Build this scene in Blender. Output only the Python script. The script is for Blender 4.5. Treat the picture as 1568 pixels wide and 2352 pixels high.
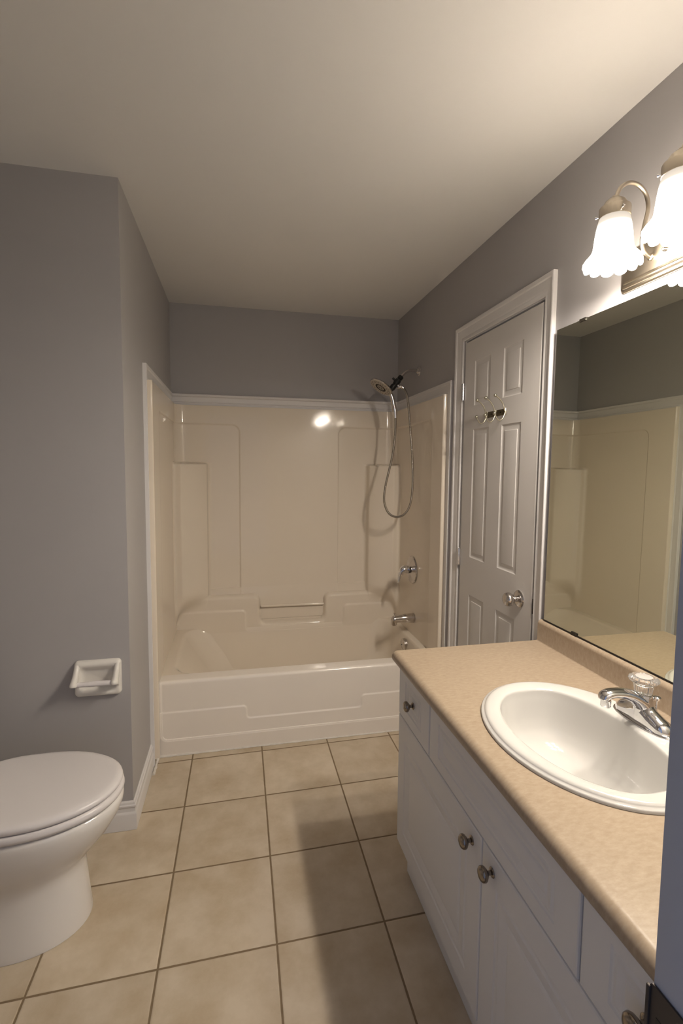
import bpy, bmesh, math, random
from mathutils import Vector, Matrix, noise

for o in list(bpy.data.objects):
    bpy.data.objects.remove(o, do_unlink=True)
SC = bpy.context.scene
COL = SC.collection
PI = math.pi
random.seed(7)

# ------------------------------------------------------------------ camera
YAW, PITCH, ROLL = 0.2151, -0.0762, 0.0090
cam_d = bpy.data.cameras.new('camera')
cam = bpy.data.objects.new('camera', cam_d)
COL.objects.link(cam)
cy, sy, cp, sp = math.cos(YAW), math.sin(YAW), math.cos(PITCH), math.sin(PITCH)
fwd = Vector((sy * cp, cy * cp, sp))
r0 = Vector((cy, -sy, 0))
u0 = r0.cross(fwd)
rv = r0 * math.cos(ROLL) + u0 * math.sin(ROLL)
uv = -r0 * math.sin(ROLL) + u0 * math.cos(ROLL)
m = Matrix((rv, uv, -fwd)).transposed().to_4x4()
m.translation = Vector((0, 0, 1.4186))
cam.matrix_world = m
cam_d.sensor_fit = 'VERTICAL'
cam_d.sensor_height = 36.0
cam_d.lens = 1106.8 / 2352 * 36.0
cam_d.shift_x = -1.29 / 2352
cam_d.shift_y = -16.56 / 2352
cam_d.clip_start = 0.02
SC.camera = cam

# ------------------------------------------------------------------ world, light, exposure
w = bpy.data.worlds.new('hall_daylight')
SC.world = w
w.use_nodes = True
w.node_tree.nodes['Background'].inputs[0].default_value = (0.50, 0.63, 1.0, 1)
w.node_tree.nodes['Background'].inputs[1].default_value = 0.15
SHADE_E = 12.0         # glow of the frosted shades
SHADE_IN = 21.0       # brightly lit inside of the shades
BULB_W = 5.5          # bulb inside each shade (watts)
LAMP_COL = (1.0, 0.89, 0.77)
SC.view_settings.view_transform = 'Standard'
SC.view_settings.look = 'None'
SC.view_settings.exposure = 1.48
SC.view_settings.gamma = 1.0
SC.view_settings.use_curve_mapping = False

# ------------------------------------------------------------------ materials
def mat(name, col, rough=0.5, metal=0.0, spec=0.5, coat=0.0, var=0.0, scale=8.0, bump=0.0, bscale=300.0, trans=0.0, ior=1.45):
    M = bpy.data.materials.new(name)
    M.use_nodes = True
    nt = M.node_tree
    b = nt.nodes['Principled BSDF']
    b.inputs['Base Color'].default_value = (*col, 1)
    b.inputs['Roughness'].default_value = rough
    b.inputs['Metallic'].default_value = metal
    b.inputs['Specular IOR Level'].default_value = spec
    b.inputs['Coat Weight'].default_value = coat
    b.inputs['Coat Roughness'].default_value = 0.05
    b.inputs['Transmission Weight'].default_value = trans
    b.inputs['IOR'].default_value = ior
    if var or bump:
        tc = nt.nodes.new('ShaderNodeTexCoord')
    if var:
        n = nt.nodes.new('ShaderNodeTexNoise')
        n.inputs['Scale'].default_value = scale
        n.inputs['Detail'].default_value = 4
        nt.links.new(tc.outputs['Object'], n.inputs['Vector'])
        mx = nt.nodes.new('ShaderNodeMix')
        mx.data_type = 'RGBA'
        mx.inputs[6].default_value = (*[c * (1 - var) for c in col], 1)
        mx.inputs[7].default_value = (*[min(1, c * (1 + var)) for c in col], 1)
        nt.links.new(n.outputs['Fac'], mx.inputs[0])
        nt.links.new(mx.outputs[2], b.inputs['Base Color'])
    if bump:
        n2 = nt.nodes.new('ShaderNodeTexNoise')
        n2.inputs['Scale'].default_value = bscale
        n2.inputs['Detail'].default_value = 3
        nt.links.new(tc.outputs['Object'], n2.inputs['Vector'])
        bp = nt.nodes.new('ShaderNodeBump')
        bp.inputs['Strength'].default_value = bump
        bp.inputs['Distance'].default_value = 0.001
        nt.links.new(n2.outputs['Fac'], bp.inputs['Height'])
        nt.links.new(bp.outputs['Normal'], b.inputs['Normal'])
    return M

M_WALL = mat('wall_paint', (0.42, 0.405, 0.405), 0.45, spec=0.25, var=0.02, scale=3, bump=0.08, bscale=220)
M_CEIL = mat('ceiling_paint', (0.785, 0.77, 0.75), 0.85, spec=0.15, var=0.015, scale=2, bump=0.05, bscale=160)
M_TRIM = mat('trim_paint', (0.74, 0.72, 0.71), 0.32, var=0.02, scale=6)
M_JAMB = mat('jamb_daylight_tint', (0.42, 0.45, 0.52), 0.4, spec=0.3, var=0.02, scale=6)  # dim bluish hall daylight on the jamb is put into this colour
M_DOOR = mat('door_paint', (0.66, 0.635, 0.61), 0.5, spec=0.25, var=0.015, scale=9, bump=0.05, bscale=120)
M_CAB = mat('cabinet_thermofoil', (0.72, 0.715, 0.72), 0.42, spec=0.4, var=0.01, scale=5)
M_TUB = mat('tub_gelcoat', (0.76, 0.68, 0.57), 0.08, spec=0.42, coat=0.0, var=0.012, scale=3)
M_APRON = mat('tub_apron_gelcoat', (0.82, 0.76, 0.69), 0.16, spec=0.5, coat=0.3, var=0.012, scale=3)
M_CHINA = mat('sink_china', (0.61, 0.60, 0.58), 0.07, spec=0.5, coat=0.5)
M_TOILET = mat('toilet_china', (0.77, 0.74, 0.71), 0.10, spec=0.5, coat=0.4)
M_SEAT = mat('seat_plastic', (0.74, 0.705, 0.70), 0.28, spec=0.5)
M_CERAMIC = mat('holder_ceramic', (0.76, 0.73, 0.68), 0.14, spec=0.5, coat=0.3)
M_CHROME = mat('chrome', (0.80, 0.80, 0.82), 0.06, 1.0)
M_HOSE = mat('steel_hose', (0.40, 0.37, 0.33), 0.22, 1.0)
M_FACE = mat('spray_face_grey', (0.42, 0.38, 0.33), 0.35, 0.7)
M_CAP = mat('knob_cap_pearl', (0.62, 0.58, 0.56), 0.25, 0.3)
M_CHROME2 = mat('worn_chrome', (0.62, 0.59, 0.57), 0.16, 1.0)
M_NICKEL = mat('satin_nickel', (0.55, 0.49, 0.40), 0.30, 1.0)
M_NICKEL2 = mat('hook_nickel', (0.50, 0.47, 0.37), 0.34, 1.0)
M_RACK = mat('rack_plate_bronze', (0.13, 0.105, 0.065), 0.4, 0.7)
M_KNOB = mat('cabinet_knob_nickel', (0.30, 0.26, 0.22), 0.2, 1.0)
M_BLACK = mat('black_plastic', (0.012, 0.012, 0.011), 0.4)
M_DARK = mat('dark_gap', (0.02, 0.016, 0.012), 0.7)
M_GREY = mat('grey_rubber', (0.05, 0.045, 0.04), 0.6)
M_BRONZE = mat('strike_bronze', (0.060, 0.048, 0.042), 0.5, 0.3)
M_EDGE = mat('mirror_edge', (0.18, 0.20, 0.15), 0.2)
M_ACRYL = mat('clear_acrylic', (0.97, 0.96, 0.95), 0.04, spec=0.6, trans=0.92, ior=1.47)
M_CAULK = mat('caulk', (0.70, 0.66, 0.60), 0.5, var=0.2, scale=60)
M_MIRROR = mat('mirror_silver', (0.74, 0.755, 0.66), 0.004, 1.0)
M_CLEARCLIP = mat('clip_metal', (0.022, 0.018, 0.013), 0.5, 0.0)
M_RED = mat('hot_cold_mark', (0.5, 0.03, 0.03), 0.4)
M_STAIN = mat('rust_stain', (0.09, 0.04, 0.02), 0.8)

def emit(name, col, s, grad=None):
    M = bpy.data.materials.new(name)
    M.use_nodes = True
    nt = M.node_tree
    for n in list(nt.nodes):
        nt.nodes.remove(n)
    out = nt.nodes.new('ShaderNodeOutputMaterial')
    e = nt.nodes.new('ShaderNodeEmission')
    e.inputs[0].default_value = (*col, 1)
    e.inputs[1].default_value = s
    nt.links.new(e.outputs[0], out.inputs[0])
    if grad:
        # frosted glass glows less next to the metal cap than around the bulb
        tc = nt.nodes.new('ShaderNodeTexCoord')
        sx = nt.nodes.new('ShaderNodeSeparateXYZ')
        mr = nt.nodes.new('ShaderNodeMapRange')
        mr.inputs[2].default_value = 0.14
        cr = nt.nodes.new('ShaderNodeValToRGB')
        el = cr.color_ramp.elements
        el[0].position, el[0].color = grad[0][0] / 0.14, (grad[0][1],) * 3 + (1,)
        el[1].position, el[1].color = grad[-1][0] / 0.14, (grad[-1][1],) * 3 + (1,)
        for z, k in grad[1:-1]:
            q = el.new(z / 0.14); q.color = (k, k, k, 1)
        ml = nt.nodes.new('ShaderNodeMath'); ml.operation = 'MULTIPLY'
        ml.inputs[1].default_value = s
        nt.links.new(tc.outputs['Object'], sx.inputs[0])
        nt.links.new(sx.outputs[2], mr.inputs[0])
        nt.links.new(mr.outputs[0], cr.inputs[0])
        nt.links.new(cr.outputs[0], ml.inputs[0])
        nt.links.new(ml.outputs[0], e.inputs[1])
    return M

def tile_material():
    M = bpy.data.materials.new('floor_tile')
    M.use_nodes = True
    nt = M.node_tree
    N, L = nt.nodes.new, nt.links.new
    b = nt.nodes['Principled BSDF']
    geo = N('ShaderNodeNewGeometry')
    # lattice:  x = ax + .3356 i - .0024 j ,  y = ay + .0044 i - .3349 j
    A, B_, Cc, D = 0.3356, -0.0024, 0.0044, -0.3349
    det = A * D - B_ * Cc
    sub = N('ShaderNodeVectorMath'); sub.operation = 'SUBTRACT'
    sub.inputs[1].default_value = (-0.2219, 2.3423, 0)
    L(geo.outputs['Position'], sub.inputs[0])
    def dot(v):
        d = N('ShaderNodeVectorMath'); d.operation = 'DOT_PRODUCT'
        d.inputs[1].default_value = v
        L(sub.outputs[0], d.inputs[0])
        return d.outputs['Value']
    def math_(op, a, b2=None):
        n = N('ShaderNodeMath'); n.operation = op
        for k, v in enumerate((a, b2)):
            if v is None: continue
            if isinstance(v, (int, float)): n.inputs[k].default_value = v
            else: L(v, n.inputs[k])
        return n.outputs[0]
    I = dot((D / det, -B_ / det, 0))
    J = dot((-Cc / det, A / det, 0))
    def dist(v):
        f = math_('SUBTRACT', v, math_('ROUND', v))
        return math_('MULTIPLY', math_('ABSOLUTE', f), 0.335)
    dmin = math_('MINIMUM', dist(I), dist(J))
    wob = N('ShaderNodeTexNoise'); wob.inputs['Scale'].default_value = 40
    L(geo.outputs['Position'], wob.inputs['Vector'])
    dm = math_('ADD', dmin, math_('MULTIPLY', math_('SUBTRACT', wob.outputs['Fac'], 0.5), 0.0016))
    mr = N('ShaderNodeMapRange'); mr.interpolation_type = 'SMOOTHSTEP'
    mr.inputs[1].default_value, mr.inputs[2].default_value = 0.0022, 0.0040
    L(dm, mr.inputs[0])
    # tile body: cloudy beige
    off = N('ShaderNodeCombineXYZ')
    L(math_('FLOOR', I), off.inputs[0]); L(math_('FLOOR', J), off.inputs[1])
    wn = N('ShaderNodeTexWhiteNoise'); L(off.outputs[0], wn.inputs['Vector'])
    addv = N('ShaderNodeVectorMath'); addv.operation = 'MULTIPLY_ADD'
    addv.inputs[1].default_value = (7, 7, 7)
    L(wn.outputs['Color'], addv.inputs[0]); L(geo.outputs['Position'], addv.inputs[2])
    n1 = N('ShaderNodeTexNoise'); n1.inputs['Scale'].default_value = 7; n1.inputs['Detail'].default_value = 6
    n1.inputs['Roughness'].default_value = 0.62
    L(addv.outputs[0], n1.inputs['Vector'])
    cr = N('ShaderNodeValToRGB')
    e = cr.color_ramp.elements
    e[0].position, e[0].color = 0.30, (0.46, 0.365, 0.25, 1)
    e[1].position, e[1].color = 0.66, (0.62, 0.53, 0.41, 1)
    k = e.new(0.48); k.color = (0.54, 0.45, 0.33, 1)
    L(n1.outputs['Fac'], cr.inputs[0])
    hs = N('ShaderNodeHueSaturation')
    L(math_('ADD', math_('MULTIPLY', wn.outputs['Value'], 0.12), 0.94), hs.inputs['Value'])
    L(cr.outputs[0], hs.inputs['Color'])
    mx = N('ShaderNodeMix'); mx.data_type = 'RGBA'
    mx.inputs[6].default_value = (0.21, 0.15, 0.09, 1)
    L(hs.outputs[0], mx.inputs[7]); L(mr.outputs[0], mx.inputs[0])
    L(mx.outputs[2], b.inputs['Base Color'])
    rr = N('ShaderNodeMapRange'); rr.inputs[3].default_value, rr.inputs[4].default_value = 0.9, 0.40
    L(mr.outputs[0], rr.inputs[0]); L(rr.outputs[0], b.inputs['Roughness'])
    b.inputs['Specular IOR Level'].default_value = 0.4
    mh = N('ShaderNodeMapRange'); mh.interpolation_type = 'SMOOTHSTEP'
    mh.inputs[1].default_value, mh.inputs[2].default_value = 0.001, 0.007
    L(dm, mh.inputs[0])
    h2 = math_('ADD', mh.outputs[0], math_('MULTIPLY', n1.outputs['Fac'], 0.15))
    bp = N('ShaderNodeBump'); bp.inputs['Strength'].default_value = 0.6; bp.inputs['Distance'].default_value = 0.002
    L(h2, bp.inputs['Height']); L(bp.outputs['Normal'], b.inputs['Normal'])
    return M

def counter_material():
    M = mat('counter_laminate', (0.58, 0.43, 0.28), 0.33, spec=0.45)
    nt = M.node_tree
    N, L = nt.nodes.new, nt.links.new
    b = nt.nodes['Principled BSDF']
    tc = N('ShaderNodeTexCoord')
    mp = N('ShaderNodeMapping'); mp.inputs['Scale'].default_value = (1.0, 2.4, 1.0); mp.inputs['Rotation'].default_value = (0, 0, 0.5)
    L(tc.outputs['Object'], mp.inputs['Vector'])
    n = N('ShaderNodeTexNoise'); n.inputs['Scale'].default_value = 60; n.inputs['Detail'].default_value = 6; n.inputs['Roughness'].default_value = 0.7
    L(mp.outputs[0], n.inputs['Vector'])
    cr = N('ShaderNodeValToRGB'); e = cr.color_ramp.elements
    e[0].position, e[0].color = 0.28, (0.31, 0.235, 0.165, 1)
    e[1].position, e[1].color = 0.74, (0.41, 0.33, 0.245, 1)
    L(n.outputs['Fac'], cr.inputs[0]); L(cr.outputs[0], b.inputs['Base Color'])
    return M

M_FLOOR = tile_material()
M_COUNTER = counter_material()
M_SHADE = emit('frosted_shade_glow', (1.0, 0.87, 0.72), SHADE_E, [(0.004, 0.55), (0.026, 0.80), (0.040, 1.0), (0.062, 0.60), (0.085, 0.12), (0.103, 0.030), (0.133, 0.016)])
M_SHADE_IN = emit('frosted_shade_inside', LAMP_COL, SHADE_IN)
M_BULB = emit('bulb_glow', LAMP_COL, 40.0)

# ------------------------------------------------------------------ mesh helpers
class MB:
    def __init__(s):
        s.v = []; s.f = []; s.mi = []
    def add(s, verts, faces, T=None, mi=0):
        n = len(s.v)
        for p in verts:
            p = Vector(p)
            s.v.append(T @ p if T else p)
        for f in faces:
            s.f.append([i + n for i in f]); s.mi.append(mi)
        return s
    def box(s, x0, x1, y0, y1, z0, z1, bev=0.0, seg=2, T=None, mi=0):
        bm = bmesh.new()
        bmesh.ops.create_cube(bm, size=1)
        for v in bm.verts:
            v.co = Vector(((x0 + x1) / 2 + v.co.x * (x1 - x0), (y0 + y1) / 2 + v.co.y * (y1 - y0), (z0 + z1) / 2 + v.co.z * (z1 - z0)))
        if bev:
            bmesh.ops.bevel(bm, geom=list(bm.edges), offset=bev, segments=seg, profile=0.5, affect='EDGES')
        bm.verts.index_update()
        s.add([v.co.copy() for v in bm.verts], [[v.index for v in f.verts] for f in bm.faces], T, mi)
        bm.free()
        return s
    def loft(s, loops, cap0=True, cap1=True, closed=True, T=None, mi=0):
        n = len(loops[0]); vs = [p for l in loops for p in l]; fs = []
        for k in range(len(loops) - 1):
            for i in range(n if closed else n - 1):
                j = (i + 1) % n
                fs.append([k * n + i, k * n + j, (k + 1) * n + j, (k + 1) * n + i])
        if cap0: fs.append(list(range(n))[::-1])
        if cap1: fs.append([(len(loops) - 1) * n + i for i in range(n)])
        return s.add(vs, fs, T, mi)
    def lathe(s, prof, n=32, T=None, scal=None, mi=0):
        loops = []
        for r, z in prof:
            loops.append([(r * math.cos(2 * PI * i / n) * (scal(i / n, z) if scal else 1), r * math.sin(2 * PI * i / n) * (scal(i / n, z) if scal else 1), z) for i in range(n)])
        return s.loft(loops, prof[0][0] > 1e-6, prof[-1][0] > 1e-6, True, T, mi)
    def tube(s, path, rad, n=14, T=None, mi=0, flat=None):
        P = [Vector(p) for p in path]
        R = rad if isinstance(rad, (list, tuple)) else [rad] * len(P)
        tang = [(P[min(i + 1, len(P) - 1)] - P[max(i - 1, 0)]).normalized() for i in range(len(P))]
        a = Vector((0, 0, 1)) if abs(tang[0].z) < 0.9 else Vector((0, 1, 0))
        nrm = (a - tang[0] * a.dot(tang[0])).normalized()
        loops = []
        for i, p in enumerate(P):
            nrm = (nrm - tang[i] * nrm.dot(tang[i])).normalized()
            bn = tang[i].cross(nrm)
            loops.append([p + (nrm * math.cos(2 * PI * k / n) + bn * math.sin(2 * PI * k / n)) * R[i] for k in range(n)])
        return s.loft(loops, True, True, True, T, mi)
    def grid(s, fn, U, V, T=None, mi=0):
        nu, nv = len(U), len(V)
        vs = [fn(u, v) for v in V for u in U]
        fs = [[j * nu + i, j * nu + i + 1, (j + 1) * nu + i + 1, (j + 1) * nu + i] for j in range(nv - 1) for i in range(nu - 1)]
        return s.add(vs, fs, T, mi)
    def prism(s, prof, a, b, to3, T=None, mi=0):
        """extrude a closed 2-d profile from a to b;  to3(p, q, t) -> xyz"""
        return s.loft([[to3(p, q, a) for p, q in prof], [to3(p, q, b) for p, q in prof]], True, True, True, T, mi)

def wloc(p):
    l = Vector((0, 0, 0))
    while p:
        l += p.location; p = p.parent
    return l

def obj(name, mb, mats, parent=None, loc=None, smooth=True, ang=38, world=True, kind=None, label=None, cat=None, group=None, fix=True):
    """one mesh object; vertices are given in world space and moved into the parent's frame"""
    me = bpy.data.meshes.new(name)
    base = Vector(loc) if loc is not None else Vector((0, 0, 0))
    off = wloc(parent) + base if world else Vector((0, 0, 0))
    me.from_pydata([tuple(v - off) for v in mb.v], [], mb.f)
    for mm in (mats if isinstance(mats, (list, tuple)) else [mats]):
        me.materials.append(mm)
    me.polygons.foreach_set('material_index', mb.mi)
    if fix:
        bm = bmesh.new(); bm.from_mesh(me)
        bmesh.ops.recalc_face_normals(bm, faces=bm.faces)
        bm.to_mesh(me); bm.free()
    if smooth:
        me.polygons.foreach_set('use_smooth', [True] * len(me.polygons))
        me.set_sharp_from_angle(angle=math.radians(ang))
    me.update()
    o = bpy.data.objects.new(name, me)
    COL.objects.link(o)
    o.location = base
    if parent: o.parent = parent
    tag(o, label, cat, group, kind)
    return o

def tag(o, label=None, cat=None, group=None, kind=None):
    if label: o['label'] = label
    if cat: o['category'] = cat
    if group: o['group'] = group
    if kind: o['kind'] = kind
    return o

def thing(name, loc, label, cat, group=None, kind=None):
    o = bpy.data.objects.new(name, None)
    COL.objects.link(o)
    o.location = loc
    o.empty_display_size = 0.05
    return tag(o, label, cat, group, kind)

def axis_T(loc, d):
    """local +z -> direction d"""
    z = Vector(d).normalized()
    a = Vector((0, 0, 1)) if abs(z.z) < 0.9 else Vector((0, 1, 0))
    x = a.cross(z).normalized(); y = z.cross(x)
    T = Matrix((x, y, z)).transposed().to_4x4(); T.translation = Vector(loc)
    return T

def spline(pts, n=8):
    P = [Vector(p) for p in pts]; out = []
    for i in range(len(P) - 1):
        p0, p1, p2, p3 = P[max(i - 1, 0)], P[i], P[i + 1], P[min(i + 2, len(P) - 1)]
        for k in range(n):
            t = k / n
            out.append(0.5 * ((2 * p1) + (-p0 + p2) * t + (2 * p0 - 5 * p1 + 4 * p2 - p3) * t * t + (-p0 + 3 * p1 - 3 * p2 + p3) * t ** 3))
    out.append(P[-1])
    return out

def ss(a, b, x):
    t = max(0.0, min(1.0, (x - a) / (b - a)))
    return t * t * (3 - 2 * t)

def lin(a, b, n):
    return [a + (b - a) * i / (n - 1) for i in range(n)]

def interp(prof, d):
    if d <= prof[0][0]: return prof[0][1]
    for (a, ha), (b, hb) in zip(prof, prof[1:]):
        if d <= b: return ha + (hb - ha) * (d - a) / (b - a) if b > a else hb
    return prof[-1][1]

def panel_front(y0, y1, z0, z1, xf, thick, rects, prof, rnd=0.003):
    """slab facing -x whose face carries moulded panels; prof = (distance inside rect, depth)"""
    edge = [(0, rnd), (rnd * 0.3, rnd * 0.3), (rnd, 0)]
    ys, zs = set(), set()
    for d, _ in edge:
        ys |= {y0 + d, y1 - d}; zs |= {z0 + d, z1 - d}
    for (a, b, c, e) in rects:
        for d, _ in prof:
            ys |= {a + d, b - d}; zs |= {c + d, e - d}
    def uniq(s):
        s = sorted(s); o = [s[0]]
        for q in s[1:]:
            if q - o[-1] > 1e-5: o.append(q)
        return o
    ys, zs = uniq(ys), uniq(zs)
    def h(y, z):
        d = interp(edge, max(0, min(y - y0, y1 - y, z - z0, z1 - z)))
        for (a, b, c, e) in rects:
            q = min(y - a, b - y, z - c, e - z)
            if q > 0: d = max(d, interp(prof, q))
        return d
    mb = MB()
    mb.grid(lambda y, z: (xf + h(y, z), y, z), ys, zs)
    nu, nv = len(ys), len(zs)
    ring = [(j, i) for j, i in [(0, i) for i in range(nu)] + [(j, nu - 1) for j in range(1, nv)] + [(nv - 1, i) for i in range(nu - 2, -1, -1)] + [(j, 0) for j in range(nv - 2, 0, -1)]]
    front = [mb.v[j * nu + i].copy() for j, i in ring]
    back = [Vector((xf + thick, p.y, p.z)) for p in front]
    mb.loft([front, back], False, True)
    return mb

def weld(o, d=1e-5):
    bm = bmesh.new(); bm.from_mesh(o.data)
    bmesh.ops.remove_doubles(bm, verts=bm.verts, dist=d)
    bmesh.ops.recalc_face_normals(bm, faces=bm.faces)
    bm.to_mesh(o.data); bm.free()
    o.data.polygons.foreach_set('use_smooth', [True] * len(o.data.polygons))
    o.data.set_sharp_from_angle(angle=math.radians(38))

# ------------------------------------------------------------------ room dimensions (metres)
XL, XR, YB, YT, ZC = -0.4053, 1.0998, 3.255, 1.925, 2.44
XFAR = -1.16                 # wall behind the toilet
YF0, YF1 = 0.20, 0.335       # wall with the doorway the photo is taken from
DJ0, DJ1 = -0.36, 0.37       # doorway jamb faces
WT = 0.12

# ------------------------------------------------------------------ shell
def st(name, mb, m_, label, cat, **k):
    return obj(name, mb, m_, kind='structure', label=label, cat=cat, **k)

st('floor', MB().box(XFAR - WT, XR + WT, -1.6, YB + WT, -0.06, 0), M_FLOOR, 'beige square ceramic tile floor with brown grout', 'floor', smooth=False)
st('ceiling', MB().box(XFAR - WT, XR + WT, -0.6, YB + WT, ZC, ZC + 0.08), M_CEIL, 'plain off-white painted ceiling', 'ceiling', smooth=False)
st('wall_back', MB().box(XL - WT, XR + WT, YB, YB + WT, 0, ZC), M_WALL, 'grey painted wall above the bathtub surround', 'wall', smooth=False)
st('wall_left', MB().box(XL - WT, XL, YT + WT, YB, 0, ZC), M_WALL, 'narrow grey side wall running back to the left end of the bathtub', 'wall', smooth=False)
st('wall_alcove', MB().box(XFAR, XL, YT, YT + WT, 0, ZC), M_WALL, 'grey wall facing the camera behind the toilet, holding the paper holder', 'wall', smooth=False)
st('wall_toilet', MB().box(XFAR - WT, XFAR, YF0, YT + WT, 0, ZC), M_WALL, 'grey wall behind the toilet tank', 'wall', smooth=False)

# right wall with the closet door opening
OP0, OP1, OPZ = 1.597, 2.228, 2.046
mb = MB()
mb.box(XR, XR + WT, YF0, OP0, 0, ZC)
mb.box(XR, XR + WT, OP1, YB, 0, ZC)
mb.box(XR, XR + WT, OP0, OP1, OPZ, ZC)
st('wall_right', mb, M_WALL, 'long grey wall on the right with the door, mirror and lamps', 'wall', smooth=False)

# front wall around the doorway the camera looks through
mb = MB()
mb.box(XFAR, DJ0 - 0.02, YF0, YF1, 0, ZC)
mb.box(DJ1 + 0.02, XR, YF0, YF1, 0, ZC)
mb.box(DJ0 - 0.02, DJ1 + 0.02, YF0, YF1, 2.06, ZC)
st('wall_front', mb, M_WALL, 'grey wall with the entrance doorway', 'wall', smooth=False)

# ------------------------------------------------------------------ mouldings
CASING = [(0, 0), (0.062, 0), (0.062, 0.016), (0.058, 0.0175), (0.050, 0.016), (0.046, 0.0115), (0.040, 0.0105), (0.022, 0.0095), (0.016, 0.007), (0.010, 0.009), (0.003, 0.0085), (0, 0.006)]
# (distance from the inner edge, thickness off the wall)

def frame_casing(corners, inward_pts, nrm, width=0.062, thick=1.0, closed=False):
    """mitred casing: corners = outer polyline, inward_pts = inner polyline (same count)"""
    loops = []
    for (o, i) in zip(corners, inward_pts):
        o, i = Vector(o), Vector(i)
        loops.append([i + (o - i) * (d / width) + Vector(nrm) * (t * thick) for d, t in CASING])
    return MB().loft(loops, True, True)

# tub surround trim, one mitred run per wall
ZT = 1.876
zt_in = ZT - 0.070
yl_out, yr_out = 2.314, 2.352
st('trim_1', frame_casing([(XL, yl_out, 0), (XL, yl_out, ZT), (XL, YB, ZT)], [(XL, yl_out + 0.062, 0), (XL, yl_out + 0.062, zt_in), (XL, YB, zt_in)], (1, 0, 0)),
   M_TRIM, 'white moulding framing the left end of the bathtub surround', 'trim', ang=25)
st('trim_2', frame_casing([(XL + 0.008, YB, ZT), (XR - 0.008, YB, ZT)], [(XL + 0.008, YB, zt_in), (XR - 0.008, YB, zt_in)], (0, -1, 0), thick=2.45),
   M_TRIM, 'white horizontal moulding along the back wall above the bathtub surround', 'trim', ang=25)
st('trim_3', frame_casing([(XR, yr_out, 0), (XR, yr_out, ZT), (XR, YB, ZT)], [(XR, yr_out + 0.060, 0), (XR, yr_out + 0.060, zt_in), (XR, YB, zt_in)], (-1, 0, 0)),
   M_TRIM, 'white moulding framing the shower end of the bathtub surround', 'trim', ang=25)
# closet door casing
DC0, DC1, DCZ = 1.540, 2.3137, 2.116
st('trim_4', frame_casing([(XR, DC1, 0), (XR, DC1, DCZ), (XR, DC0, DCZ), (XR, DC0, 0)],
                          [(XR, DC1 - 0.074, 0), (XR, DC1 - 0.074, DCZ - 0.074), (XR, DC0 + 0.056, DCZ - 0.074), (XR, DC0 + 0.056, 0)], (-1, 0, 0)),
   M_TRIM, 'white moulded casing around the white panel door', 'trim', ang=25)
# closet door jamb and stop
mb = MB()
mb.box(XR + 0.001, XR + WT, OP0 - 0.0, OP0 + 0.008, 0, OPZ)
mb.box(XR + 0.001, XR + WT, OP1 - 0.008, OP1, 0, OPZ)
mb.box(XR + 0.001, XR + WT, OP0, OP1, OPZ - 0.008, OPZ)
mb.box(XR + 0.042, XR + WT, OP0, OP0 + 0.03, 0, OPZ)
mb.box(XR + 0.042, XR + WT, OP1 - 0.03, OP1, 0, OPZ)
mb.box(XR + 0.042, XR + WT, OP0, OP1, OPZ - 0.04, OPZ)
st('trim_5', mb, M_TRIM, 'white jamb and stop inside the panel door opening', 'trim', smooth=False)
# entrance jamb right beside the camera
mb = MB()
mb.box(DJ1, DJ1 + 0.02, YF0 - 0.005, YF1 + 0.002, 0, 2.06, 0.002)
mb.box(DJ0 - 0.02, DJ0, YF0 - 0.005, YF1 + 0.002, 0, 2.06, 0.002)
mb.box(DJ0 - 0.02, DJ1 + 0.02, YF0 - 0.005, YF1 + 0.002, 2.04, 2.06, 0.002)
jamb = st('trim_6', mb, M_JAMB, 'entrance door jamb with dim blue daylight put into its colour, at the right edge beside the camera', 'trim')
mb = MB()
pl = [(0.296, 0.893), (0.336, 0.893), (0.3385, 0.898), (0.3385, 0.947), (0.336, 0.951), (0.296, 0.951)]
mb.loft([[(DJ1 - 0.0004, a, b) for a, b in pl], [(DJ1 - 0.0022, a, b) for a, b in pl]])
mb.box(DJ1 - 0.0045, DJ1 - 0.001, 0.3365, 0.3405, 0.898, 0.9475, 0.001)
sk = obj('strike_plate', mb, M_BRONZE, jamb, label='dark bronze latch plate')
obj('latch_hole', MB().box(DJ1 - 0.0026, DJ1 - 0.0005, 0.309, 0.330, 0.902, 0.924), M_BLACK, sk, smooth=False)

# baseboards
BASE = [(0, 0), (0.013, 0), (0.013, 0.062), (0.0115, 0.067), (0.0085, 0.072), (0.0075, 0.086), (0.0105, 0.092), (0.0105, 0.098), (0.007, 0.101), (0.006, 0.108), (0.002, 0.113), (0, 0.113)]
def base_run(pts, nrms):
    loops = [[Vector(p) + Vector(n) * d + Vector((0, 0, z)) for d, z in BASE] for p, n in zip(pts, nrms)]
    return MB().loft(loops, True, True)
st('baseboard_alcove', base_run([(XFAR, YT, 0.001), (XL, YT, 0.001)], [(0, -1, 0), (1, -1, 0)]), M_TRIM, 'white stepped baseboard below the paper holder, behind the toilet', 'baseboard', ang=25)
st('baseboard_left', base_run([(XL, YT, 0.001), (XL, yl_out, 0.001)], [(1, -1, 0), (1, 0, 0)]), M_TRIM, 'short white baseboard leading from the wall corner to the bathtub', 'baseboard', ang=25)
st('baseboard_toilet', base_run([(XFAR, YF1, 0.001), (XFAR, YT - 0.014, 0.001)], [(1, 0, 0), (1, 0, 0)]), M_TRIM, 'white baseboard behind the toilet', 'baseboard', ang=25)

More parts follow.
